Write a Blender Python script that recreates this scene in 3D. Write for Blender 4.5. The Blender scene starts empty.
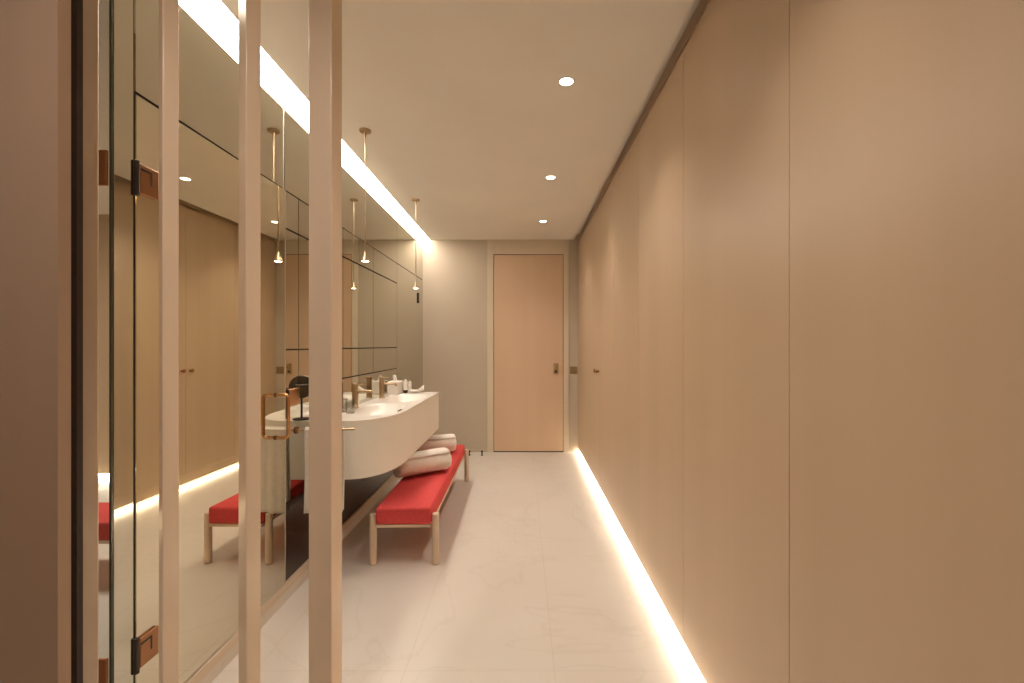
import bpy, bmesh, math, random
from mathutils import Vector, Matrix
random.seed(7)
sc = bpy.context.scene
COL = sc.collection
PI = math.pi

# ------------------------------------------------------------------ helpers
def link(o, parent=None):
    COL.objects.link(o)
    if parent is not None:
        o.parent = parent
        o.matrix_parent_inverse = Matrix.Translation(-parent.location) if parent.rotation_euler.z == 0 else \
            (Matrix.Translation(parent.location) @ Matrix.Rotation(parent.rotation_euler.z, 4, 'Z')).inverted()
    return o

def smooth(me, ang=35):
    for p in me.polygons:
        p.use_smooth = True
    try:
        me.set_sharp_from_angle(angle=math.radians(ang))
    except Exception:
        pass

def obj(name, bm, m, parent=None, bevel=0, seg=3, sm=True, local=False):
    bmesh.ops.recalc_face_normals(bm, faces=bm.faces)
    me = bpy.data.meshes.new(name)
    bm.to_mesh(me); bm.free()
    me.materials.append(m)
    if sm: smooth(me)
    o = bpy.data.objects.new(name, me)
    COL.objects.link(o)
    if parent is not None:
        o.parent = parent
        if not local:
            o.matrix_parent_inverse = (Matrix.Translation(parent.location) @ Matrix.Rotation(parent.rotation_euler.z, 4, 'Z')).inverted()
    if bevel:
        b = o.modifiers.new('bevel', 'BEVEL'); b.width = bevel; b.segments = seg
        b.limit_method = 'ANGLE'; b.angle_limit = math.radians(40)
        b.harden_normals = False
    return o

def thing(name, label, cat, loc=(0, 0, 0), group=None, rz=0):
    o = bpy.data.objects.new(name, None); COL.objects.link(o)
    o.location = loc; o.rotation_euler = (0, 0, rz)
    o.empty_display_size = 0.05
    o['label'] = label; o['category'] = cat
    if group: o['group'] = group
    return o

def tag(o, label, cat, group=None):
    o['label'] = label; o['category'] = cat
    if group: o['group'] = group
    return o

def struct(name, bm, m, **k):
    o = obj(name, bm, m, **k); o['kind'] = 'structure'; return o

def dup(root, loc, label, group=None, rz=None, name=None):
    r = root.copy(); COL.objects.link(r); r.location = loc
    if rz is not None: r.rotation_euler = (0, 0, rz)
    r['label'] = label
    if group: r['group'] = group
    for ch in [c for c in bpy.data.objects if c.parent == root]:
        c = ch.copy(); COL.objects.link(c); c.parent = r
        for g in [q for q in bpy.data.objects if q.parent == ch]:
            d = g.copy(); COL.objects.link(d); d.parent = c
    return r

def B(): return bmesh.new()

def box(bm, x0, x1, y0, y1, z0, z1):
    r = bmesh.ops.create_cube(bm, size=1)
    bmesh.ops.scale(bm, vec=(x1 - x0, y1 - y0, z1 - z0), verts=r['verts'])
    bmesh.ops.translate(bm, vec=((x0 + x1) / 2, (y0 + y1) / 2, (z0 + z1) / 2), verts=r['verts'])
    return bm

def bx(*a): return box(B(), *a)

def lathe(bm, prof, c=(0, 0, 0), n=32, M=None):
    """prof: list of (r, z); closed at ends when r=0"""
    rings = []
    for r, z in prof:
        if r < 1e-6:
            rings.append([bm.verts.new((0, 0, z))])
        else:
            rings.append([bm.verts.new((r * math.cos(2 * PI * i / n), r * math.sin(2 * PI * i / n), z)) for i in range(n)])
    for a, b in zip(rings, rings[1:]):
        for i in range(n):
            j = (i + 1) % n
            if len(a) == 1 and len(b) == 1: continue
            if len(a) == 1: bm.faces.new((a[0], b[i], b[j]))
            elif len(b) == 1: bm.faces.new((a[i], a[j], b[0]))
            else: bm.faces.new((a[i], a[j], b[j], b[i]))
    vs = [v for r in rings for v in r]
    if M is not None: bmesh.ops.transform(bm, matrix=M, verts=vs)
    bmesh.ops.translate(bm, vec=c, verts=vs)
    return bm

def cyl(bm, p, q, r, n=24, r2=None, rim=0.0):
    p = Vector(p); q = Vector(q); d = q - p; L = d.length
    M = d.to_track_quat('Z', 'Y').to_matrix().to_4x4()
    r2 = r if r2 is None else r2
    if rim:
        prof = [(0, 0), (r - rim, 0), (r, rim), (r2, L - rim), (r2 - rim, L), (0, L)]
    else:
        prof = [(0, 0), (r, 0), (r2, L), (0, L)]
    return lathe(bm, prof, p, n, M)

def tube(bm, pts, r, n=12, closed=False):
    pts = [Vector(p) for p in pts]
    rings = []; up = None
    N = len(pts)
    for i, p in enumerate(pts):
        if closed: t = (pts[(i + 1) % N] - pts[i - 1]).normalized()
        elif i == 0: t = (pts[1] - p).normalized()
        elif i == N - 1: t = (p - pts[i - 1]).normalized()
        else: t = (pts[i + 1] - pts[i - 1]).normalized()
        if up is None:
            up = Vector((0, 0, 1)) if abs(t.z) < 0.9 else Vector((1, 0, 0))
        a = t.cross(up).normalized(); b = a.cross(t).normalized(); up = b
        rings.append([bm.verts.new(p + r * (math.cos(2 * PI * k / n) * a + math.sin(2 * PI * k / n) * b)) for k in range(n)])
    for i in range(N if closed else N - 1):
        A, C = rings[i], rings[(i + 1) % N]
        for k in range(n):
            bm.faces.new((A[k], A[(k + 1) % n], C[(k + 1) % n], C[k]))
    if not closed:
        bm.faces.new(rings[0]); bm.faces.new(rings[-1])
    return bm

def arc_path(pts, rad, n=6):
    """round the corners of an open polyline"""
    pts = [Vector(p) for p in pts]; out = [pts[0]]
    for i in range(1, len(pts) - 1):
        p = pts[i]; a = (pts[i - 1] - p).normalized(); b = (pts[i + 1] - p).normalized()
        s, e = p + a * rad, p + b * rad
        for k in range(n + 1):
            t = k / n
            out.append((1 - t) ** 2 * s + 2 * t * (1 - t) * p + t * t * e)
    out.append(pts[-1]); return out

# ------------------------------------------------------------------ materials
def base_mat(name):
    m = bpy.data.materials.new(name); m.use_nodes = True
    nt = m.node_tree
    return m, nt, nt.nodes['Principled BSDF']

def pm(name, c, rough=0.5, metal=0.0, spec=0.5, var=0.0, scale=(8, 8, 8), bump=0.0, bscale=200, coat=0, detail=4):
    m, nt, p = base_mat(name)
    p.inputs['Base Color'].default_value = (*c, 1)
    p.inputs['Roughness'].default_value = rough
    p.inputs['Metallic'].default_value = metal
    p.inputs['Specular IOR Level'].default_value = spec
    if coat:
        p.inputs['Coat Weight'].default_value = coat
        p.inputs['Coat Roughness'].default_value = 0.08
    tc = nt.nodes.new('ShaderNodeTexCoord')
    if var:
        mp = nt.nodes.new('ShaderNodeMapping'); mp.inputs['Scale'].default_value = scale
        nz = nt.nodes.new('ShaderNodeTexNoise'); nz.inputs['Scale'].default_value = 1; nz.inputs['Detail'].default_value = detail
        cr = nt.nodes.new('ShaderNodeValToRGB')
        cr.color_ramp.elements[0].position = 0.3; cr.color_ramp.elements[1].position = 0.7
        cr.color_ramp.elements[0].color = (*[x * (1 - var) for x in c], 1)
        cr.color_ramp.elements[1].color = (*[min(1, x * (1 + var)) for x in c], 1)
        nt.links.new(tc.outputs['Object'], mp.inputs['Vector']); nt.links.new(mp.outputs[0], nz.inputs['Vector'])
        nt.links.new(nz.outputs['Fac'], cr.inputs['Fac']); nt.links.new(cr.outputs[0], p.inputs['Base Color'])
    if bump:
        n2 = nt.nodes.new('ShaderNodeTexNoise'); n2.inputs['Scale'].default_value = bscale; n2.inputs['Detail'].default_value = 3
        bp = nt.nodes.new('ShaderNodeBump'); bp.inputs['Strength'].default_value = bump; bp.inputs['Distance'].default_value = 0.003
        nt.links.new(tc.outputs['Object'], n2.inputs['Vector']); nt.links.new(n2.outputs['Fac'], bp.inputs['Height'])
        nt.links.new(bp.outputs[0], p.inputs['Normal'])
    return m

def wood(name, c, c2, rough=0.38, spec=0.4, seedoff=0.0):
    """pale sliced veneer: broad vertical bands plus fine vertical grain"""
    m, nt, p = base_mat(name)
    p.inputs['Roughness'].default_value = rough; p.inputs['Specular IOR Level'].default_value = spec
    tc = nt.nodes.new('ShaderNodeTexCoord')
    def noise(sx, sy, sz, det):
        mp = nt.nodes.new('ShaderNodeMapping'); mp.inputs['Scale'].default_value = (sx, sy, sz)
        mp.inputs['Location'].default_value = (seedoff, seedoff, 0)
        n = nt.nodes.new('ShaderNodeTexNoise'); n.inputs['Scale'].default_value = 1; n.inputs['Detail'].default_value = det
        nt.links.new(tc.outputs['Object'], mp.inputs['Vector']); nt.links.new(mp.outputs[0], n.inputs['Vector']); return n
    a = noise(5, 5, 0.12, 2); b = noise(90, 90, 1.6, 4)
    mx = nt.nodes.new('ShaderNodeMix'); mx.data_type = 'FLOAT'; mx.inputs[0].default_value = 0.14
    nt.links.new(a.outputs['Fac'], mx.inputs[2]); nt.links.new(b.outputs['Fac'], mx.inputs[3])
    cr = nt.nodes.new('ShaderNodeValToRGB')
    cr.color_ramp.elements[0].position = 0.32; cr.color_ramp.elements[1].position = 0.68
    cr.color_ramp.elements[0].color = (*c2, 1); cr.color_ramp.elements[1].color = (*c, 1)
    nt.links.new(mx.outputs[0], cr.inputs['Fac']); nt.links.new(cr.outputs[0], p.inputs['Base Color'])
    return m

def emit(name, c, s):
    m = bpy.data.materials.new(name); m.use_nodes = True
    nt = m.node_tree; nt.nodes.clear()
    e = nt.nodes.new('ShaderNodeEmission'); e.inputs[0].default_value = (*c, 1); e.inputs[1].default_value = s
    o = nt.nodes.new('ShaderNodeOutputMaterial'); nt.links.new(e.outputs[0], o.inputs[0]); return m

def mirror_mat(name, c, rough=0.0):
    m, nt, p = base_mat(name)
    p.inputs['Base Color'].default_value = (*c, 1); p.inputs['Metallic'].default_value = 1
    p.inputs['Roughness'].default_value = rough; return m

def glass_mat(name, tint=(0.93, 0.96, 0.93), ior=1.45):
    m = bpy.data.materials.new(name); m.use_nodes = True
    nt = m.node_tree; nt.nodes.clear()
    t = nt.nodes.new('ShaderNodeBsdfTransparent'); t.inputs[0].default_value = (*tint, 1)
    g = nt.nodes.new('ShaderNodeBsdfGlossy'); g.inputs['Roughness'].default_value = 0.0
    f = nt.nodes.new('ShaderNodeFresnel')
    ge = nt.nodes.new('ShaderNodeNewGeometry'); ma = nt.nodes.new('ShaderNodeMath'); ma.operation = 'MULTIPLY_ADD'
    ma.inputs[1].default_value = 1 / ior - ior; ma.inputs[2].default_value = ior      # same reflectance from both sides of a thin pane
    nt.links.new(ge.outputs['Backfacing'], ma.inputs[0]); nt.links.new(ma.outputs[0], f.inputs[0])
    x = nt.nodes.new('ShaderNodeMixShader'); o = nt.nodes.new('ShaderNodeOutputMaterial')
    nt.links.new(f.outputs[0], x.inputs[0]); nt.links.new(t.outputs[0], x.inputs[1]); nt.links.new(g.outputs[0], x.inputs[2])
    nt.links.new(x.outputs[0], o.inputs[0]); return m

def floor_mat():
    m, nt, p = base_mat('marble_tile')
    p.inputs['Roughness'].default_value = 0.33; p.inputs['Specular IOR Level'].default_value = 0.4
    tc = nt.nodes.new('ShaderNodeTexCoord')
    n1 = nt.nodes.new('ShaderNodeTexNoise'); n1.inputs['Scale'].default_value = 1.3; n1.inputs['Detail'].default_value = 7
    n1.inputs['Distortion'].default_value = 1.2
    nt.links.new(tc.outputs['Object'], n1.inputs['Vector'])
    v = nt.nodes.new('ShaderNodeValToRGB')              # thin veins where noise crosses one half
    els = v.color_ramp.elements
    els[0].position = 0.485; els[0].color = (1, 1, 1, 1); els[1].position = 0.515; els[1].color = (1, 1, 1, 1)
    e = els.new(0.5); e.color = (0.95, 0.94, 0.925, 1)
    nt.links.new(n1.outputs['Fac'], v.inputs['Fac'])
    n2 = nt.nodes.new('ShaderNodeTexNoise'); n2.inputs['Scale'].default_value = 2.2; n2.inputs['Detail'].default_value = 3
    nt.links.new(tc.outputs['Object'], n2.inputs['Vector'])
    cl = nt.nodes.new('ShaderNodeValToRGB')
    cl.color_ramp.elements[0].position = 0.3; cl.color_ramp.elements[1].position = 0.7
    cl.color_ramp.elements[0].color = (0.68, 0.64, 0.58, 1); cl.color_ramp.elements[1].color = (0.72, 0.68, 0.62, 1)
    nt.links.new(n2.outputs['Fac'], cl.inputs['Fac'])
    br = nt.nodes.new('ShaderNodeTexBrick')
    br.offset = 0.0; br.inputs['Scale'].default_value = 1
    br.inputs['Color1'].default_value = (1, 1, 1, 1); br.inputs['Color2'].default_value = (1, 1, 1, 1)
    br.inputs['Mortar'].default_value = (0.92, 0.905, 0.885, 1)
    br.inputs['Mortar Size'].default_value = 0.0022; br.inputs['Mortar Smooth'].default_value = 0.0
    br.inputs['Brick Width'].default_value = 0.6; br.inputs['Row Height'].default_value = 1.2
    mp = nt.nodes.new('ShaderNodeMapping'); mp.inputs['Location'].default_value = (0.47, 0.57, 0)
    nt.links.new(tc.outputs['Object'], mp.inputs['Vector']); nt.links.new(mp.outputs[0], br.inputs['Vector'])
    def mul(a, b):
        x = nt.nodes.new('ShaderNodeMix'); x.data_type = 'RGBA'; x.blend_type = 'MULTIPLY'; x.inputs[0].default_value = 1
        nt.links.new(a, x.inputs[6]); nt.links.new(b, x.inputs[7]); return x.outputs[2]
    nt.links.new(mul(mul(cl.outputs[0], v.outputs[0]), br.outputs['Color']), p.inputs['Base Color'])
    return m

WARM = (1.0, 0.86, 0.755)
M = dict(
    floor=floor_mat(),
    casing=pm('casing_paint', (0.68, 0.60, 0.47), 0.7, spec=0.2, var=0.02, scale=(2, 2, 2)),
    ceil=pm('ceiling_paint', (0.85, 0.82, 0.745), 0.9, spec=0.1, var=0.02, scale=(2, 2, 2)),
    wall=pm('wall_paint', (0.55, 0.48, 0.38), 0.85, spec=0.15, var=0.02, scale=(2, 2, 2)),
    jamb=pm('jamb_lacquer', (0.42, 0.30, 0.215), 0.55, spec=0.3, var=0.03, scale=(5, 5, 1)),
    slat=pm('slat_lacquer', (0.91, 0.745, 0.57), 0.22, spec=0.5, var=0.02, scale=(12, 12, 1)),
    wood=wood('maple_veneer', (0.56, 0.42, 0.283), (0.525, 0.392, 0.258)),
    woodd=wood('door_veneer', (0.70, 0.515, 0.36), (0.655, 0.475, 0.325), seedoff=3.0),
    plinth=wood('plinth_veneer', (0.72, 0.62, 0.48), (0.68, 0.58, 0.44)),
    dark=pm('dark_gap', (0.02, 0.016, 0.013), 0.7),
    bronze=pm('dark_bronze', (0.05, 0.035, 0.03), 0.4, metal=0.3),
    mirror=mirror_mat('grey_mirror', (0.62, 0.605, 0.52)),
    doormirror=mirror_mat('grey_door_mirror', (0.77, 0.735, 0.61)),
    darkglass=pm('dark_glass', (0.03, 0.021, 0.015), 0.12, spec=0.6),
    edge=pm('glass_edge', (0.55, 0.52, 0.44), 0.25, spec=0.6),
    gedge=pm('green_glass_edge', (0.05, 0.055, 0.035), 0.2, spec=0.6),
    glass=glass_mat('clear_glass'),
    tumbler=glass_mat('tumbler_glass', (0.86, 0.86, 0.84)),
    copper=pm('copper', (0.35, 0.175, 0.085), 0.32, metal=1, var=0.05, scale=(30, 30, 30)),
    pull=pm('rose_brass', (0.62, 0.34, 0.16), 0.25, metal=1, var=0.05, scale=(30, 30, 30)),
    platebrass=pm('satin_brass_plate', (0.34, 0.24, 0.12), 0.5, metal=0.5),
    brass=pm('brushed_brass', (0.52, 0.39, 0.24), 0.36, metal=1, var=0.05, scale=(40, 40, 40)),
    corian=pm('solid_surface', (0.86, 0.82, 0.75), 0.28, spec=0.5, var=0.01, scale=(3, 3, 3)),
    apron=pm('apron_lacquer', (0.85, 0.83, 0.755), 0.4, spec=0.4, var=0.015, scale=(3, 3, 3)),
    trim=pm('base_trim', (0.66, 0.56, 0.44), 0.5, var=0.02, scale=(3, 3, 3)),
    red=pm('red_fabric', (0.62, 0.075, 0.075), 0.85, spec=0.2, var=0.08, scale=(60, 60, 60), bump=0.25, bscale=500),
    leg=pm('leg_lacquer', (0.70, 0.56, 0.42), 0.4, var=0.03, scale=(20, 20, 2)),
    towel=pm('terry_towel', (0.84, 0.80, 0.73), 0.95, spec=0.1, var=0.04, scale=(40, 40, 40), bump=0.6, bscale=420),
    white=pm('white_paper', (0.85, 0.81, 0.75), 0.7, var=0.02, scale=(20, 20, 20)),
    disc=pm('smoked_mirror_disc', (0.20, 0.17, 0.13), 0.25, metal=0.6),
    steel=mirror_mat('steel', (0.55, 0.54, 0.50), 0.12),
    led=emit('led_strip', (1.0, 0.86, 0.70), 64.0),
    cove=emit('cove_diffuser', (1.0, 0.87, 0.765), 22.0),
    lens=emit('lamp_lens', (1.0, 0.88, 0.70), 14.0),
)

# ------------------------------------------------------------------ room
H = 2.6
XM = -1.215      # mirror plane
XR = 0.687       # right-hand cabinet fronts
YB = 5.58        # back wall
struct('floor', bx(-4.8, 1.3, -1.8, 5.75, -0.06, 0), M['floor'])
bm = B()
box(bm, -1.13, 0.645, 1.36, 5.58, H, 2.9)          # main ceiling between cove slot and shadow gap
box(bm, -4.8, 0.645, -1.8, 1.36, H, 2.9)           # before the mirror wall
box(bm, -4.8, -1.285, 1.36, 5.58, H, 2.9)          # side room
box(bm, 0.645, 1.3, -1.8, 5.58, 2.665, 2.9)        # above the cabinets
box(bm, -1.285, -1.13, 1.36, 5.58, 2.88, 2.9)      # lid of the cove slot
struct('ceiling', bm, M['ceil'], sm=False)
struct('wall_back', bx(-4.8, 1.3, YB, 5.75, 0, 2.9), M['wall'])
struct('wall_left', bx(-1.28, -1.2225, 1.43, YB, 0, 2.88), M['dark'])
struct('wall_entry', bx(-4.8, -0.969, 0.95, 0.978, 0, H), M['jamb'])
struct('wall_camera_side', bx(-4.8, 1.3, -1.8, -1.65, 0, H), M['wall'])
struct('wall_entry_left', bx(-2.6, -2.5, -1.65, 0.95, 0, H), M['jamb'])
struct('wall_side_room', bx(-4.8, -4.7, 1.0, YB, 0, H), M['wall'])
struct('wall_side_room_back', bx(-4.7, -1.285, 4.5, 4.56, 0.036, H), M['wood'])
struct('wall_right', bx(0.74, 1.3, -1.65, YB, 0, 2.66), M['wall'])
struct('trim_1', bx(XM - 0.007, XM + 0.012, 1.43, YB - 0.002, 0.05, 0.092), M['trim'], bevel=0.002)
struct('baseboard_left', bx(XM - 0.007, XM + 0.010, 1.43, YB - 0.002, 0.0, 0.0495), M['floor'])
struct('trim_2', bx(-1.12, -1.0225, 1.045, 1.06, 0, H), M['bronze'])
struct('baseboard_back', bx(XM + 0.02, -0.425, YB - 0.008, YB, 0.0, 0.035), M['wall'])

# ------------------------------------------------------------------ cabinets along the right wall
def wardrobe(y0, y1, label, knobs=False, seams=True):
    t = thing('wardrobe', label, 'wardrobe', (XR + 0.02, (y0 + y1) / 2, 0.036), 'wardrobes along the right wall')
    g = 0.0009
    obj('body', bx(XR + 0.021, 0.739, y0 + g, y1 - g, 0.056, 2.60), M['wood'], t)
    obj('plinth', bx(XR + 0.0015, XR + 0.021, y0 + g, y1 - g, 0.046, 0.1295), M['wood'], t)
    ym = (y0 + y1) / 2
    for s, (a, b) in enumerate(((y0, ym), (ym, y1))):
        d = obj('door', bx(XR, XR + 0.0205, a + g, b - g, 0.131, 2.565), M['wood'], t, bevel=0.0012, seg=2)
        if knobs:
            yk = ym + (-0.05 if s == 0 else 0.05)
            k = B()
            Mx = Matrix.Rotation(-PI / 2, 4, 'Y')
            lathe(k, [(0, 0), (0.010, 0), (0.008, 0.010), (0.009, 0.018), (0.017, 0.022), (0.018, 0.030), (0.015, 0.034), (0, 0.035)],
                  (XR, yk, 1.075), 24, Mx)
            kn = obj('knob', k, M['copper']); kn.parent = d
            kn.matrix_parent_inverse = d.matrix_world.inverted()
            bpy.context.view_layer.update()
            kn.matrix_parent_inverse = d.matrix_world.inverted()
            kn['label'] = 'small dark metal knob'
    return t
wardrobe(0.40, 1.94, 'large pale maple wardrobe nearest in the right foreground, one tall seam down its front')
wardrobe(1.94, 3.42, 'pale maple wardrobe without knobs in the middle of the right wall')
wardrobe(3.42, 4.80, 'pale maple double-door wardrobe with two small dark metal knobs near the back wall', knobs=True)
wardrobe(4.80, 5.575, 'narrow pale maple wardrobe in the far right corner beside the brass switch plate')
struct('trim_3', bx(XR + 0.012, 0.739, -1.65, YB, 2.60, 2.66), M['wood'])
struct('wall_right_entry', bx(XR, 0.739, -1.65, 0.398, 0.056, 2.565), M['wood'])

t = thing('floor_light_strip', 'warm glowing light strip recessed under the wardrobes along the right side of the floor', 'light', (0.73, 2.0, 0.0), 'recessed light strips')
obj('channel', bx(0.709, 0.733, -1.6, YB - 0.01, 0.0492, 0.0525), M['steel'], t)
obj('diffuser', bx(0.710, 0.732, -1.6, YB - 0.01, 0.0475, 0.049), M['led'], t)
t = thing('floor_light_strip', 'warm glowing light strip at the wall foot seen through the narrow glass at far left', 'light', (-3.0, 4.51, 0.0), 'recessed light strips')
obj('channel', bx(-4.6, -1.35, 4.53, 4.545, 0.001, 0.035), M['steel'], t)
obj('diffuser', bx(-4.6, -1.35, 4.524, 4.5295, 0.003, 0.033), M['led'], t)
struct('wall_side_room_footing', bx(-4.7, -1.285, 4.546, 4.56, 0, 0.036), M['wall'])

# cove
t = thing('cove_light', 'bright white linear light in the ceiling slot above the mirror wall', 'light', (XM, 3.4, 2.5))
obj('housing', bx(-1.212, -1.132, 1.44, YB - 0.003, 2.6085, 2.66), M['steel'], t)
obj('diffuser', bx(-1.2135, -1.1305, 1.44, YB - 0.002, 2.601, 2.608), M['cove'], t)

# ------------------------------------------------------------------ mirror wall
def mp(y0, y1, z0, z1, parent, name='wall_mirror'):
    return obj(name, bx(XM - 0.006, XM, y0, y1, z0, z1), M['mirror'], parent, sm=False)
g = 0.0016
def single(y0, y1, z0, z1, label):
    o = mp(y0 + g, y1 - g, z0, z1, None); tag(o, label, 'mirror', 'grey mirror panels of the left wall'); return o
single(1.354, 1.424, 0.096, 2.6, 'narrow full-height mirror strip left of the hinged mirror door')
tr = thing('wall_mirror', 'wide mirror panel directly above the hinged mirror door', 'mirror', (XM, 1.88, 2.106), 'grey mirror panels of the left wall')
mp(1.43 + g, 2.318, 2.1085, 2.6, tr, 'mirror_pane')
obj('polished_edge', bx(XM - 0.0065, XM + 0.002, 2.3182, 2.322, 2.106, 2.6), M['edge'], tr, sm=False)
single(2.33, 4.42, 2.1075, 2.6, 'long mirror panel under the cove light above the vanity mirror cabinets')
single(4.42, YB, 2.1075, 2.6, 'small upper mirror panel at the back wall end')
single(4.42, YB, 0.095, 2.1, 'tall mirror panel between the vanity and the back wall')
single(2.33, 4.42, 0.5, 1.08, 'low mirror splashback behind the white vanity')
tag(obj('dark_panel', bx(XM - 0.006, XM, 2.332, 4.418, 0.095, 0.497), M['darkglass'], sm=False), 'dark glossy wall panel under the vanity behind the red bench', 'panel')
cols = [2.33, 2.475, 3.09, 3.715, 4.42]
labs = ['narrowest mirror cabinet column beside the edge of the hinged mirror door',
        'mirror cabinet column behind the thickest slat, nearest of the wide ones',
        'mirror cabinet column behind the nearer brass faucet, middle of the wide ones',
        'mirror cabinet column behind the farther brass faucet, last before the tall panel']
for (a, b), lb in zip(zip(cols, cols[1:]), labs):
    t = thing('mirror_cabinet', lb, 'mirror cabinet', (XM, (a + b) / 2, 1.088), 'mirror cabinets over the vanity')
    g = 0.003
    mp(a + g, b - g, 1.290, 1.905, t, 'mirror_door')
    mp(a + g, b - g, 1.088, 1.282, t, 'mirror_flap')
    mp(a + g, b - g, 1.915, 2.101, t, 'mirror_header')

# hinged mirror door, very slightly ajar
yh = 1.432
DA = -math.radians(0.55)
dr = thing('mirror_door', 'tall hinged mirror door with copper hinges and a copper pull', 'door', (XM, yh, 0.098), rz=DA)
def dl(bm, name, m, par, **k):          # door-local geometry (origin at hinge)
    o = obj(name, bm, m, par, local=True, **k); return o
dl(bx(-0.008, 0, 0.002, 0.885, 0.0, 2.0005), 'mirror_pane', M['doormirror'], dr, sm=False)
dl(bx(-0.0085, 0.0005, 0.885, 0.8905, 0.0, 2.003), 'polished_edge', M['edge'], dr, sm=False)
for zc in (0.235, 1.737):
    hp = B()
    box(hp, 0.0003, 0.010, 0.006, 0.078, zc - 0.045, zc + 0.048)
    h = dl(hp, 'hinge', M['copper'], dr, bevel=0.003); h['label'] = 'square copper hinge plate'
    sl = B()
    box(sl, 0.0101, 0.0108, 0.006, 0.050, zc + 0.028, zc + 0.034); box(sl, 0.0101, 0.0108, 0.044, 0.050, zc - 0.01, zc + 0.028)
    s = dl(sl, 'hinge_slot', M['dark'], h)
    kn = B(); cyl(kn, (0.004, -0.002, zc - 0.055), (0.004, -0.002, zc + 0.055), 0.008, 16, rim=0.001)
    k = dl(kn, 'hinge_knuckle', M['bronze'], h)
hb = B()
yy = 0.80
path = arc_path([(0.000, yy, 0.757), (0.062, yy, 0.757), (0.062, yy, 0.967), (0.000, yy, 0.967)], 0.022)
tube(hb, path, 0.0085, 14)
dl(hb, 'pull_handle', M['pull'], dr)['label'] = 'copper D-shaped pull handle'
rs = B()
for z in (0.757, 0.967): cyl(rs, (0.0005, yy, z), (0.004, yy, z), 0.011, 18)
dl(rs, 'handle_rosette', M['bronze'], dr)

# patch lock opposite the door
lk = thing('patch_lock', 'square copper lock plate on the mirror just right of the door edge', 'lock', (XM, 2.41, 1.03))
obj('plate', bx(XM + 0.0003, XM + 0.012, 2.355, 2.465, 0.99, 1.08), M['pull'], lk, bevel=0.003)
obj('keeper', bx(XM + 0.0003, XM + 0.014, 2.342, 2.354, 0.93, 1.08), M['bronze'], lk, bevel=0.002)

# frontal glass pane at far left
gp = thing('glass_pane', 'fixed clear glass pane with copper hinge plates behind the leftmost slat', 'glass', (-1.5, 1.352, 0.0))
obj('pane', bx(-1.95, -1.222, 1.348, 1.356, 0.003, 2.6), M['glass'], gp, sm=False)
obj('pane_edge', bx(-1.2219, -1.2155, 1.347, 1.357, 0.003, 2.6), M['gedge'], gp, sm=False)
for zc in (0.33, 1.83):
    o = obj('hinge_plate', bx(-1.31, -1.2225, 1.338, 1.3475, zc - 0.05, zc + 0.055), M['copper'], gp, bevel=0.003)
    o['label'] = 'copper hinge plate'

# ------------------------------------------------------------------ louvre slats
def slat(px, ang, label, l=0.075, w=0.0325):
    y0 = 1.11; x0 = (px - 522) * y0 / 455.0
    a = math.radians(ang)
    u = Vector((-math.sin(a), math.cos(a), 0)); v = Vector((math.cos(a), math.sin(a), 0))
    bm = B()
    P = Vector((x0, y0, 0))
    q = [P, P + v * w, P + v * w + u * l, P + u * l]
    c = sum(q, Vector()) / 4
    lo = [bm.verts.new(p - c) for p in q]; hi = [bm.verts.new(p - c + Vector((0, 0, H - 0.002))) for p in q]
    bm.faces.new(lo); bm.faces.new(hi)
    for i in range(4): bm.faces.new((lo[i], lo[(i + 1) % 4], hi[(i + 1) % 4], hi[i]))
    o = obj('screen_slat', bm, M['slat'], bevel=0.0025, seg=3)
    o.location = (c.x, c.y, 0.001)
    tag(o, label, 'slat', 'vertical slats of the entrance screen')
slat(80.5, 44, 'leftmost pale vertical slat, beside the dark brown door jamb')
slat(162.5, 44, 'second pale vertical slat from the left, in front of the hinged mirror door')
slat(246, 44, 'third pale vertical slat from the left, next to the copper pull handle')
slat(331.5, 68, 'rightmost and widest pale vertical slat, in front of the hanging towel', w=0.036)

# ------------------------------------------------------------------ back door
XD0, XD1, ZD = -0.343, 0.502, 2.413
struct('trim_4', box(box(bx(-0.425, XD0 - 0.006, YB - 0.016, YB, 0, H - 0.001), XD1 + 0.006, 0.572, YB - 0.016, YB, 0, H - 0.001),
                     XD0 - 0.006, XD1 + 0.006, YB - 0.016, YB, ZD + 0.008, H - 0.001), M['casing'], bevel=0.002)
d = thing('door', 'flush pale maple door with a small brass handle in the back wall', 'door', ((XD0 + XD1) / 2, YB - 0.01, 0))
obj('leaf', bx(XD0, XD1, YB - 0.014, YB - 0.0015, 0.012, ZD), M['woodd'], d, bevel=0.002)
obj('door_gap', box(box(box(bx(XD0 - 0.0058, XD0 - 0.0002, YB - 0.0012, YB - 0.0002, 0.0, ZD + 0.006), XD1 + 0.0002, XD1 + 0.0058, YB - 0.0012, YB - 0.0002, 0, ZD + 0.006),
                       XD0, XD1, YB - 0.0012, YB - 0.0002, ZD + 0.0005, ZD + 0.0075), XD0, XD1, YB - 0.0130, YB - 0.003, 0.0, 0.0115), M['dark'], d)
hp = obj('handle_plate', bx(0.385, 0.447, YB - 0.020, YB - 0.0141, 0.955, 1.085), M['brass'], d, bevel=0.004)
hk = B()
lathe(hk, [(0, 0), (0.012, 0), (0.010, 0.02), (0.018, 0.03), (0.024, 0.04), (0.022, 0.052), (0, 0.056)], (0.416, YB - 0.0201, 1.045), 24, Matrix.Rotation(PI / 2, 4, 'X'))
obj('door_knob', hk, M['brass'], d)
hk = B(); cyl(hk, (0.416, YB - 0.0201, 0.985), (0.416, YB - 0.03, 0.985), 0.012, 20, rim=0.002)
obj('thumb_turn', hk, M['bronze'], d)

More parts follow.
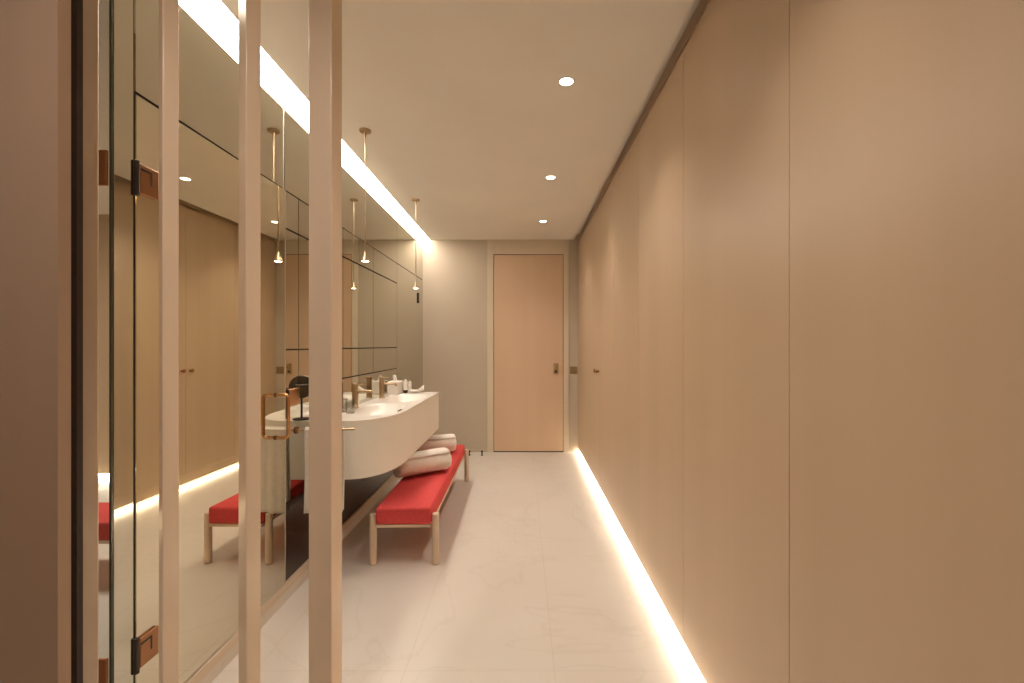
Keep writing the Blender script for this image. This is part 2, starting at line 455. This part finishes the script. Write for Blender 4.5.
sw = thing('switch_plate', 'square brass switch plate on the back wall right of the door', 'switch', (0.632, YB, 1.0))
obj('plate', bx(0.590, 0.676, YB - 0.008, YB - 0.0002, 0.955, 1.045), M['platebrass'], sw, bevel=0.002)
obj('rocker', bx(0.612, 0.632, YB - 0.012, YB - 0.008, 0.975, 1.025), M['platebrass'], sw, bevel=0.001)
obj('rocker', bx(0.637, 0.657, YB - 0.012, YB - 0.008, 0.975, 1.025), M['platebrass'], sw, bevel=0.001)

for x, lb in ((-0.625, 'small dark floor stop by the back wall, closer to the bench'), (-0.475, 'small dark floor stop by the back wall, closer to the wooden door')):
    st = thing('floor_stop', lb, 'door stop', (x, 5.40, 0), 'floor stops by the back wall')
    k = B(); lathe(k, [(0, 0), (0.016, 0), (0.016, 0.004), (0.008, 0.006), (0.008, 0.04), (0, 0.041)], (x, 5.40, 0.0005), 20); obj('stem', k, M['bronze'], st)
    k = B(); lathe(k, [(0, 0.0415), (0.013, 0.0415), (0.014, 0.052), (0.010, 0.056), (0, 0.057)], (x, 5.40, 0), 20); obj('cap', k, M['dark'], st)

sn = tag(obj('wall_sensor', bx(XM + 0.0003, XM + 0.012, 5.30, 5.34, 1.80, 1.92), M['dark'], bevel=0.004), 'small dark upright fitting high on the last mirror panel by the back wall', 'sensor')

# ------------------------------------------------------------------ downlights and pendants
def add_light(name, typ, loc, power, col=WARM, size=0.05, spot=100, blend=0.6, rot=(0, 0, 0)):
    l = bpy.data.lights.new(name, typ); l.energy = power; l.color = col
    if typ == 'SPOT':
        l.spot_size = math.radians(spot); l.spot_blend = blend; l.shadow_soft_size = size
    elif typ == 'AREA':
        l.shape = 'DISK'; l.size = size
    o = bpy.data.objects.new(name, l); COL.objects.link(o); o.location = loc; o.rotation_euler = rot
    o.visible_glossy = True
    return o
def downlight(x, y, label, power=22):
    t = thing('downlight', label, 'light', (x, y, H), 'recessed ceiling downlights')
    r = B(); lathe(r, [(0.033, -0.001), (0.033, -0.004), (0.041, -0.004), (0.043, -0.001), (0.033, -0.001)], (x, y, H), 40)
    obj('trim_ring', r, M['white'], t)
    k = B(); lathe(k, [(0, -0.0015), (0.033, -0.0015), (0.033, -0.0008), (0, -0.0008)], (x, y, H), 40)
    obj('lens', k, M['lens'], t)
    add_light('downlight_lamp', 'SPOT', (x, y, H - 0.012), power, size=0.03, spot=110, blend=1.0)
downlight(0.217, 2.224, 'nearest and largest of the three recessed ceiling downlights')
downlight(0.220, 3.50, 'middle of the three recessed ceiling downlights')
downlight(0.219, 4.74, 'farthest and smallest recessed ceiling downlight, before the back wall')
add_light('unseen_entry_light', 'SPOT', (0.22, 0.95, H - 0.012), 28, size=0.05, spot=104, blend=1.0)
add_light('unseen_entry_light', 'SPOT', (-0.75, 0.3, H - 0.012), 40, size=0.05, spot=150, blend=1.0)  # unseen spot without a fixture, added to brighten slats and jamb

def pendant(y):
    x = -0.94
    t = thing('pendant_lamp', '', 'lamp', (x, y, 1.81), 'slim brass pendant lamps over the vanity')
    k = B(); lathe(k, [(0, H - 0.001), (0.034, H - 0.001), (0.034, H - 0.011), (0.031, H - 0.014), (0.008, H - 0.016), (0.006, H - 0.04), (0, H - 0.04)], (x, y, 0), 32)
    obj('canopy', k, M['brass'], t)
    k = B(); cyl(k, (x, y, 1.865), (x, y, H - 0.038), 0.0037, 12); obj('rod', k, M['brass'], t)
    k = B(); lathe(k, [(0.004, 1.870), (0.009, 1.862), (0.012, 1.845), (0.022, 1.826), (0.0265, 1.818), (0.0275, 1.811), (0.024, 1.811), (0.020, 1.818), (0.004, 1.835), (0.004, 1.870)], (x, y, 0), 32)
    obj('lamp_shade', k, M['brass'], t)
    k = B(); lathe(k, [(0, 1.8085), (0.012, 1.809), (0.021, 1.813), (0.0195, 1.8165), (0, 1.8165)], (x, y, 0), 32)
    obj('lamp_lens', k, M['lens'], t)
    add_light('pendant_bulb', 'SPOT', (x, y, 1.800), 3.0, size=0.02, spot=130, blend=0.7)
    return t
pendant(2.73)['label'] = 'nearer and longer-looking slim brass pendant lamp hanging over the vanity'
pendant(4.03)['label'] = 'farther slim brass pendant lamp hanging near the back wall end of the vanity'

# ------------------------------------------------------------------ vanity
ZT, ZB, Y0, Y1 = 0.87, 0.53, 2.635, 4.262
XW = XM + 0.0015
def xf(y):
    b = 0.46; a = 0.262
    if y >= Y0 + b: return -0.777
    k = (Y0 + b - y) / b; e = 2.3
    return -0.777 - a + a * (max(0.0, 1 - k ** e)) ** (1 / e)
vt = thing('vanity', 'white wall-hung double vanity with a rounded near corner under the mirrors', 'vanity', (XW, (Y0 + Y1) / 2, ZB))
def bowl(x, y):
    dz = 0
    for yc in (3.13, 3.80):
        q = (abs(x + 0.985) / 0.165) ** 3 + (abs(y - yc) / 0.285) ** 3
        if q < 1:
            t = 1 - q
            dz += 0.075 * (t * t * (3 - 2 * t)) ** 0.55
    return dz
ys = [Y0 + 0.46 * (1 - math.cos(PI / 2 * i / 24)) for i in range(25)]
ys += [Y0 + 0.46 + (Y1 - Y0 - 0.46) * i / 70 for i in range(1, 71)]
NT = 36
bm = B(); grid = []
for y in ys:
    e = xf(y); row = []
    for j in range(NT + 1):
        x = XW + (e - XW) * j / NT
        row.append(bm.verts.new((x, y, ZT - bowl(x, y))))
    grid.append(row)
for a, b in zip(grid, grid[1:]):
    for j in range(NT): bm.faces.new((a[j], a[j + 1], b[j + 1], b[j]))
# rim of the top: 12 mm deep all round
def loop_pts():
    L = [(XW + (xf(Y0) - XW) * j / NT, Y0) for j in range(NT)] + [(xf(y), y) for y in ys]
    L += [(XW + (xf(Y1) - XW) * j / NT, Y1) for j in range(NT - 1, -1, -1)]
    return L
LP = loop_pts()
top = grid[0][:NT] + [r[NT] for r in grid] + [grid[-1][j] for j in range(NT - 1, -1, -1)]
low = [bm.verts.new((x, y, ZT - 0.012)) for x, y in LP]
for i in range(len(LP) - 1): bm.faces.new((top[i], top[i + 1], low[i + 1], low[i]))
obj('basin_top', bm, M['corian'], vt)['label'] = 'white top with two moulded basins'
bm = B()
inset = 0.002
up = [bm.verts.new((x - inset * (x > XW + 0.01), y + inset * (y < Y0 + 0.3) - inset * (y > Y1 - 0.01), ZT - 0.0122)) for x, y in LP]
dn = [bm.verts.new((v.co.x, v.co.y, ZB)) for v in up]
for i in range(len(LP) - 1): bm.faces.new((up[i], up[i + 1], dn[i + 1], dn[i]))
bm.faces.new(dn)
bm.faces.new((up[0], up[-1], dn[-1], dn[0]))
obj('apron', bm, M['apron'], vt)['label'] = 'cream curved apron below the top'
for yc in (3.13, 3.80):
    k = B(); z = ZT - bowl(-0.985, yc)
    lathe(k, [(0, 0), (0.028, 0), (0.030, 0.003), (0.024, 0.005), (0, 0.006)], (-0.985, yc, z), 28); obj('drain', k, M['brass'], vt)
k = B(); box(k, -0.834, -0.822, 3.04, 3.12, ZT - 0.004, ZT + 0.001); obj('rim_slot', k, M['dark'], vt, bevel=0.002)

def faucet(y, label):
    x = -1.162
    t = thing('faucet', label, 'faucet', (x, y, ZT), 'brass basin faucets')
    k = B(); lathe(k, [(0, 0.0005), (0.026, 0.0005), (0.026, 0.005), (0.0215, 0.008), (0.0215, 0.150), (0.0205, 0.152), (0, 0.152)], (x, y, ZT), 32); obj('body', k, M['brass'], t)
    k = B(); tube(k, arc_path([(x + 0.018, y, ZT + 0.118), (x + 0.115, y, ZT + 0.118), (x + 0.118, y, ZT + 0.098)], 0.012), 0.0095, 14); obj('spout', k, M['brass'], t)
    k = B(); lathe(k, [(0, 0.153), (0.0212, 0.153), (0.0212, 0.172), (0.019, 0.175), (0, 0.175)], (x, y, ZT), 32); h = obj('handle', k, M['brass'], t)
    k = B(); cyl(k, (x + 0.015, y, ZT + 0.165), (x + 0.055, y + 0.004, ZT + 0.172), 0.0042, 12); obj('lever', k, M['brass'], t)
faucet(3.17, 'nearer brass faucet with horizontal spout on the white vanity, next to the widest slat')
faucet(3.776, 'farther brass faucet with horizontal spout in the middle of the vanity')

# things on the counter
t = thing('tissue_box', 'white tissue box with a tissue sticking out at the far end of the vanity', 'tissue box', (-1.14, 4.12, ZT))
obj('box', bx(-1.195, -1.095, 4.03, 4.19, ZT + 0.0005, ZT + 0.115), M['white'], t, bevel=0.006)
k = B()
n = 10; base = []; tip = []
for i in range(n):
    a = 2 * PI * i / n; rr = 0.028 if i % 2 else 0.016
    base.append(k.verts.new((-1.145 + rr * 0.7 * math.cos(a), 4.11 + rr * math.sin(a), ZT + 0.1152)))
for i in range(n):
    a = 2 * PI * i / n + 0.5; rr = 0.018 if i % 2 else 0.006
    tip.append(k.verts.new((-1.15 + rr * math.cos(a), 4.11 + 1.3 * rr * math.sin(a), ZT + 0.150 + 0.02 * math.sin(a * 2))))
for i in range(n): k.faces.new((base[i], base[(i + 1) % n], tip[(i + 1) % n], tip[i]))
top_v = k.verts.new((-1.152, 4.11, ZT + 0.172))
for i in range(n): k.faces.new((tip[i], tip[(i + 1) % n], top_v))
obj('tissue', k, M['white'], t)
t = thing('lotion_bottle', 'slim white lotion bottle with dark foot beside the tissue box', 'bottle', (-1.06, 4.20, ZT))
k = B(); lathe(k, [(0, 0.0005), (0.019, 0.0005), (0.020, 0.028), (0, 0.028)], (-1.068, 4.17, ZT), 24); obj('foot', k, M['bronze'], t)
k = B(); lathe(k, [(0, 0.0285), (0.020, 0.0285), (0.021, 0.10), (0.018, 0.112), (0.009, 0.118), (0.009, 0.128), (0, 0.129)], (-1.068, 4.17, ZT), 24); obj('bottle_body', k, M['white'], t)
t = thing('amenity_tray', 'boat-shaped white tray with one raised end at the far corner of the vanity', 'tray', (-0.99, 4.2, ZT))
k = B(); rows = []
for i in range(17):
    u = i / 16; x = -1.035 + 0.125 * u
    w = 0.045 * math.sin(PI * (0.12 + 0.76 * u)) + 0.006
    lift = 0.012 + 0.045 * max(0, u - 0.55) ** 1.3 / 0.35 + 0.02 * max(0, 0.3 - u)
    rows.append([k.verts.new((x, 4.19 - w, ZT + lift + 0.012)), k.verts.new((x, 4.19 - w * 0.6, ZT + lift * 0.5 + 0.0008)), k.verts.new((x, 4.19 + w * 0.6, ZT + lift * 0.5 + 0.0008)), k.verts.new((x, 4.19 + w, ZT + lift + 0.012))])
for a, b in zip(rows, rows[1:]):
    for j in range(3): k.faces.new((a[j], a[j + 1], b[j + 1], b[j]))
o = obj('dish', k, M['white'], t); s_ = o.modifiers.new('thick', 'SOLIDIFY'); s_.thickness = 0.005; s_.offset = 1
k = B(); cyl(k, (-1.02, 4.175, ZT + 0.034), (-1.02, 4.205, ZT + 0.034), 0.0)if False else None
t = thing('soap_tube', 'short upright white tube standing between the bottle and the tray', 'tube', (-1.02, 4.235, ZT))
k = B(); lathe(k, [(0, 0.0005), (0.017, 0.0005), (0.018, 0.02), (0.018, 0.09), (0.012, 0.102), (0, 0.104)], (-1.045, 4.235, ZT), 24); obj('tube_body', k, M['white'], t)
k = B(); lathe(k, [(0, 0.1045), (0.010, 0.1045), (0.010, 0.118), (0, 0.119)], (-1.045, 4.235, ZT), 20); obj('cap', k, M['brass'], t)

def tumbler(x, y, lb):
    k = B(); lathe(k, [(0, 0.0008), (0.028, 0.0008), (0.033, 0.09), (0.031, 0.09), (0.0265, 0.006), (0, 0.006)], (x, y, ZT), 32)
    o = obj('tumbler', k, M['tumbler']); tag(o, lb, 'glass', 'glass tumblers by the nearer faucet')
tumbler(-1.175, 2.98, 'clear glass tumbler at the mirror just left of the nearer brass faucet')
tumbler(-1.105, 2.93, 'clear glass tumbler standing forward of the other glass, partly behind the widest slat')

# round make-up mirror on a stand, seen by its reflection beside the door edge
t = thing('makeup_mirror', 'round make-up mirror on a short stand at the near end of the vanity', 'mirror', (-1.12, 2.70, ZT))
k = B(); lathe(k, [(0, 0.0006), (0.05, 0.0006), (0.05, 0.006), (0.008, 0.010), (0.006, 0.012), (0.006, 0.125), (0, 0.125)], (-1.125, 2.695, ZT), 32); obj('stand', k, M['bronze'], t)
k = B(); Mx = Matrix.Rotation(math.radians(-26), 4, 'Z') @ Matrix.Rotation(PI / 2, 4, 'X')
lathe(k, [(0, -0.006), (0.066, -0.006), (0.069, 0.0), (0.066, 0.006), (0, 0.006)], (-1.125, 2.695, ZT + 0.192), 40, Mx); obj('mirror_disc', k, M['disc'], t)
k = B(); cyl(k, (-1.19, 2.690, ZT + 0.205), (-1.06, 2.674, ZT + 0.205), 0.004, 12); obj('crossbar', k, M['steel'], t)

# swing towel bar and towel
t = thing('towel_bar', 'thin copper towel bar sticking out of the mirror before the vanity', 'towel bar', (XM, 2.45, 0.85))
k = B(); cyl(k, (XM + 0.0005, 2.45, 0.852), (XM + 0.008, 2.45, 0.852), 0.02, 28, rim=0.002); obj('rosette', k, M['copper'], t)
k = B(); cyl(k, (XM + 0.008, 2.45, 0.852), (-0.912, 2.482, 0.852), 0.0065, 16, rim=0.002); obj('bar', k, M['brass'], t)
k = B(); rows = []
NX, NS = 26, 40
for i in range(NX + 1):
    u = i / NX; row = []
    for j in range(NS + 1):
        s = j / NS                                   # front hem -> over the bar -> back hem
        L = 0.47 * 2
        p = (s - 0.5) * L
        x = -1.168 + 0.193 * u
        yb = 2.455 + 0.032 * (x + 1.168) / 0.303 * 1.0
        off = 0.0115 * (1 if p > 0 else -1) if abs(p) > 0.018 else 0.0115 * math.sin(p / 0.018 * PI / 2)
        z = 0.8645 - max(0, abs(p) - 0.012) if abs(p) > 0.012 else 0.8645
        if abs(p) <= 0.018: z = 0.8645 - 0.006 * (abs(p) / 0.018)
        hang = min(1, abs(p) / 0.3)
        y = yb + off + (0.007 * math.sin(u * 9.0 + 0.6) * hang + 0.003 * math.sin(u * 21) * hang) * 1.0 + (0.004 * hang if p > 0 else -0.006 * hang)
        xx = x + 0.006 * (u - 0.5) * hang * math.sin(p * 9)
        row.append(k.verts.new((xx, y, z)))
    rows.append(row)
for a, b in zip(rows, rows[1:]):
    for j in range(NS): k.faces.new((a[j], a[j + 1], b[j + 1], b[j]))
o = obj('hand_towel', k, M['towel']); s_ = o.modifiers.new('thick', 'SOLIDIFY'); s_.thickness = 0.008; s_.offset = 0
tag(o, 'white towel hanging over the copper bar behind the widest slat', 'towel')

# ------------------------------------------------------------------ bench
def bench_parts(cx, ya, yb, label):
    """long axis along y; x = cx-0.19 .. cx+0.19"""
    t = thing('bench', label, 'bench', (cx, (ya + yb) / 2, 0), 'red upholstered benches')
    L = (yb - ya) / 2
    k = bx(-0.168, 0.162, -L, L, 0.246, 0.345)
    o = obj('cushion', k, M['red'], t, bevel=0.014, seg=4, local=True); o['label'] = 'red fabric cushion'
    k = B()
    box(k, -0.165, 0.159, -L + 0.006, -L + 0.028, 0.228, 0.2455); box(k, -0.165, 0.159, L - 0.028, L - 0.006, 0.228, 0.2455)
    box(k, -0.165, -0.143, -L + 0.028, L - 0.028, 0.228, 0.2455); box(k, 0.137, 0.159, -L + 0.028, L - 0.028, 0.228, 0.2455)
    obj('frame', k, M['leg'], t, bevel=0.002, local=True)
    for sx, sy in ((-0.1895, -1), (0.1835, -1), (-0.1895, 1), (0.1835, 1)):
        k = B()
        y = sy * (L - 0.034)
        cyl(k, (sx, y, 0.004), (sx, y, 0.303), 0.0210, 24, rim=0.002)
        lg = obj('leg', k, M['leg'], t, local=True)
        k = B(); lathe(k, [(0, 0.0003), (0.019, 0.0003), (0.021, 0.001), (0.021, 0.0036), (0, 0.0036)], (sx, y, 0), 24)
        obj('foot_pad', k, M['brass'], lg, local=True)
    return t
b1 = bench_parts(-0.709, 2.69, 4.42, 'low red upholstered bench with round pale legs half under the vanity')
b1.rotation_euler.z = math.radians(0.6)
b2 = dup(b1, (-2.55, 2.64, 0), 'second red bench glimpsed through the narrow glass strip at far left', rz=PI / 2)

# rolled towels
def roll(p, q, r, label, seed):
    p = Vector(p); q = Vector(q); d = (q - p); L = d.length; d.normalize()
    Mx = Matrix((Vector((0, 0, 1)).cross(d).normalized(), Vector((0, 0, 1)), d)).transposed()
    # outer rolled surface: spiral cross-section extruded along the axis, ends domed by inner turns
    k = B(); n = 150; turns = 5.0; rings = []
    rnd = random.Random(seed); ph = rnd.random() * 6
    NL = 22
    for i in range(n + 1):
        s = i / n; a = s * turns * 2 * PI + 2.4
        rr = 0.012 + (r - 0.012) * s
        ring = []
        for j in range(NL + 1):
            u = j / NL
            end = min(u, 1 - u) * L
            soft = 1 - 0.10 * math.exp(-end / 0.010) * (0.3 + 0.7 * s)
            R = rr * soft * (1 + 0.012 * math.sin(a * 3 + ph) + 0.010 * math.sin(u * 9 + ph))
            shift = (0.5 - s) * 0.016 * (1 if u > 0.5 else -1) * (abs(u - 0.5) * 2) ** 6
            v = Mx @ Vector((R * math.cos(a), R * math.sin(a) * 0.94, u * L + shift))
            ring.append(k.verts.new(p + v))
        rings.append(ring)
    for A, C in zip(rings, rings[1:]):
        for j in range(NL): k.faces.new((A[j], A[j + 1], C[j + 1], C[j]))
    o = obj('rolled_towel', k, M['towel'])
    s_ = o.modifiers.new('thick', 'SOLIDIFY'); s_.thickness = 0.012; s_.offset = -1
    tag(o, label, 'towel', 'rolled white towels on the bench')
zs = 0.347
roll((-0.905, 3.24, zs + 0.094), (-0.572, 3.50, zs + 0.094), 0.094, 'nearer rolled white towel on the red bench', 1)
roll((-0.93, 3.97, zs + 0.087), (-0.598, 4.09, zs + 0.087), 0.087, 'farther rolled white towel at the back end of the red bench', 2)

# ------------------------------------------------------------------ unseen fill light added for the side room
add_light('side_room_fill', 'AREA', (-2.8, 3.0, 2.55), 35, size=0.5)

# ------------------------------------------------------------------ camera and render look
cam = bpy.data.cameras.new('camera'); cam.sensor_width = 36; cam.lens = 16.0
cam.shift_x = -10 / 1024; cam.shift_y = 3.5 / 1024; cam.clip_start = 0.02
co = bpy.data.objects.new('camera', cam); COL.objects.link(co)
co.location = (0, 0, 1.31); co.rotation_euler = (PI / 2, 0, 0)
sc.camera = co
w = bpy.data.worlds.new('world'); sc.world = w; w.use_nodes = True
w.node_tree.nodes['Background'].inputs[0].default_value = (1, 0.85, 0.7, 1)
w.node_tree.nodes['Background'].inputs[1].default_value = 0.02
sc.view_settings.view_transform = 'Standard'; sc.view_settings.look = 'None'
sc.view_settings.exposure = 0.42; sc.view_settings.gamma = 1; sc.view_settings.use_curve_mapping = False
try:
    sc.cycles.use_denoising = True
    sc.cycles.max_bounces = 14; sc.cycles.diffuse_bounces = 5; sc.cycles.glossy_bounces = 8; sc.cycles.transparent_max_bounces = 12
    sc.cycles.sample_clamp_indirect = 6; sc.cycles.blur_glossy = 0.3
except Exception:
    pass
